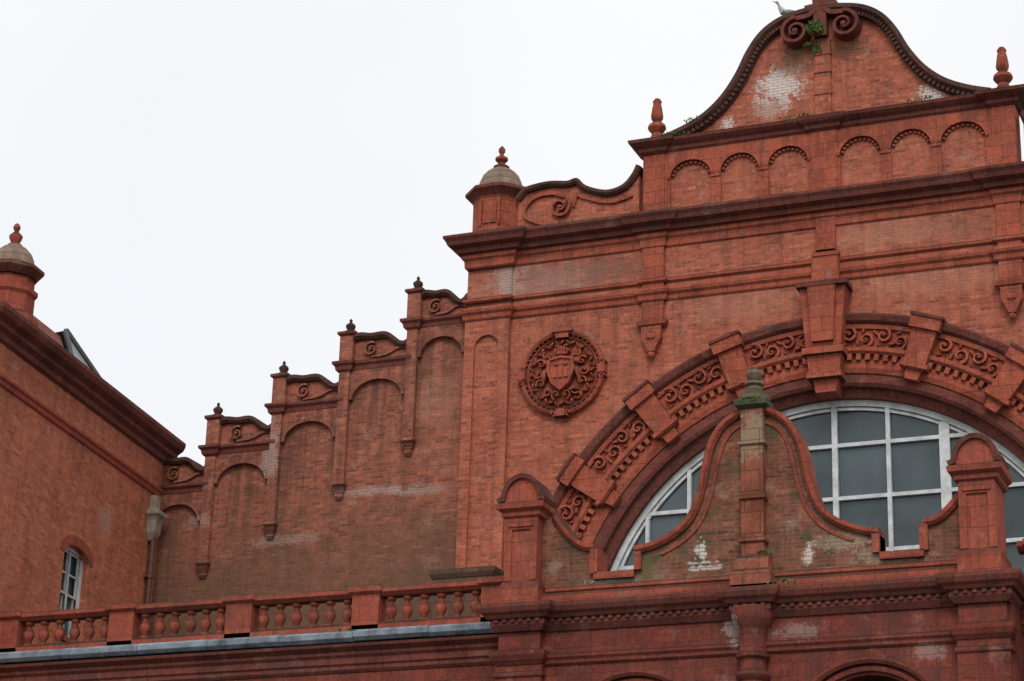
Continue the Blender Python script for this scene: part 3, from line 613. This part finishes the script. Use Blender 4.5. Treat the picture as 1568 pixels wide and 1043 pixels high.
# ================================================================== weeds
wd=Part('wall_weeds',None,M_leaf)
def tuft(x,y,z,r,h,n):
    for i in range(n):
        a=random.uniform(0,2*pi); rr=r*math.sqrt(random.random()); px,py=x+rr*cos(a),y+rr*.4*sin(a); pz=z+random.uniform(0,h)*(1-rr/r*.6)
        s=random.uniform(.02,.05); d=Vector((random.gauss(0,1),random.gauss(0,1),random.gauss(.5,1))).normalized(); e=d.orthogonal().normalized()
        c=Vector((px,py,pz)); wd.bm.faces.new([wd.bm.verts.new(c+v) for v in(d*s*1.6,e*s*.6,-d*s*.9,-e*s*.6)])
for t in((-.12,-.3,28.8,.24,.5,260),(-.1,-.12,28.35,.12,.4,70),(-.3,-.12,28.55,.2,.15,50),(-.55,-.15,26.58,.45,.12,90),(-3.9,-.1,26.62,.4,.12,60),(-3.3,-.15,26.95,.3,.06,40),(-6.5,-.15,24.5,.4,.16,90),(-7.2,-.2,24.48,.4,.08,50),(1.4,-9.4,12.36,.3,.1,40),(-8.2,-8.3,12.26,.3,.07,20),(.77,-9.25,16.1,.25,.1,30),(1.0,-9.15,13.0,.2,.2,30),(2.4,-.2,26.6,.4,.08,30)): tuft(*t)
wd.done()
# ================================================================== seagull
SG=empty('seagull',(-.97,-.02,29.47),rad(-135)); SG.scale=(1.1,1.1,1.1)
g=Part('body',SG,M_gull,True)
def loft(p,st):
    rings=[]
    for x,z,ry,rz in st: rings.append([p.bm.verts.new((x,ry*cos(a),z+rz*sin(a))) for a in [2*pi*i/12 for i in range(12)]])
    for a,b in zip(rings,rings[1:]):
        for i in range(12): p.bm.faces.new((a[i],a[(i+1)%12],b[(i+1)%12],b[i]))
    p.bm.faces.new(rings[0]); p.bm.faces.new(rings[-1])
loft(g,[(-.24,.13,.02,.01),(-.14,.16,.05,.035),(-.02,.19,.08,.075),(.08,.23,.08,.08),(.13,.30,.055,.06),(.15,.36,.045,.05),(.18,.41,.045,.045),(.22,.41,.035,.032),(.245,.405,.01,.01)])
g.done()
g=Part('wings',SG,M_gullg,True)
for sy in(-1,1): g.blob(-.09,sy*.075,.2,.19,.02,.05,-.2)
g.done()
g=Part('beak_and_legs',SG,M_beak); g.box(.24,.30,-.008,.008,.39,.405)
for sy in(-.03,.03): g.box(.0,.012,sy-.006,sy+.006,0,.14); g.box(0,.05,sy-.02,sy+.02,0,.008)
g.done()
# ================================================================== ground, road, pavement
g=Part('ground',None,M_ground); g.box(-2000,2000,-2000,2000,-.6,-.16); g.done()
g=Part('road',None,M_road); quad(g,(-300,-60,-.12),(300,-60,-.12),(300,-13.2,-.12),(-300,-13.2,-.12)); g.done()
g=Part('pavement',None,M_pave); g.box(-300,300,-13.2,-7.6,-.14,0.0); g.done()
g=Part('kerb',None,M_pave); g.box(-300,300,-13.35,-13.2,-.14,.004); g.done()

# ================================================================== light, world, camera
wo=bpy.data.worlds.new('World'); sc.world=wo; wo.use_nodes=True; q=NT(wo)
sky=q.n('ShaderNodeTexSky',sky_type='NISHITA'); sky.sun_disc=False
b1=q.n('ShaderNodeBackground'); q.l(sky.outputs[0],b1.inputs[0]); b1.inputs[1].default_value=.1
tc=q.n('ShaderNodeTexCoord'); cl=q.noise(tc.outputs['Generated'],2.2,4,.5)
cc=q.mix(q.mr(cl,.3,.7),(.89,.91,.94),(.99,.995,1.0))
b2=q.n('ShaderNodeBackground'); q.l(cc,b2.inputs[0]); b2.inputs[1].default_value=1.04
mx=q.n('ShaderNodeMixShader'); mx.inputs[0].default_value=.93; q.l(b1.outputs[0],mx.inputs[1]); q.l(b2.outputs[0],mx.inputs[2])
o=q.n('ShaderNodeOutputWorld'); q.l(mx.outputs[0],o.inputs[0])
sl=bpy.data.lights.new('sun','SUN'); sl.energy=1.4; sl.angle=rad(24); sl.color=(1,.97,.93)
so=bpy.data.objects.new('sun',sl); bpy.context.collection.objects.link(so)
dirv=Vector((.25,-.85,.85)).normalized(); so.rotation_euler=dirv.to_track_quat('Z','Y').to_euler(); so.location=(20,-40,60)
sky.sun_elevation=math.asin(dirv.z); sky.sun_rotation=math.atan2(dirv.x,dirv.y)
cd=bpy.data.cameras.new('camera'); cd.sensor_width=36; cd.lens=36*3500/1568; cd.clip_end=5000; cd.clip_start=.5
co=bpy.data.objects.new('camera',cd); bpy.context.collection.objects.link(co)
co.location=(12.685,-50,1.6); co.rotation_euler=(rad(110.2838),rad(-1.7018),rad(22.0075)); sc.camera=co
sc.view_settings.view_transform='Standard'; sc.view_settings.look='None'; sc.view_settings.exposure=0
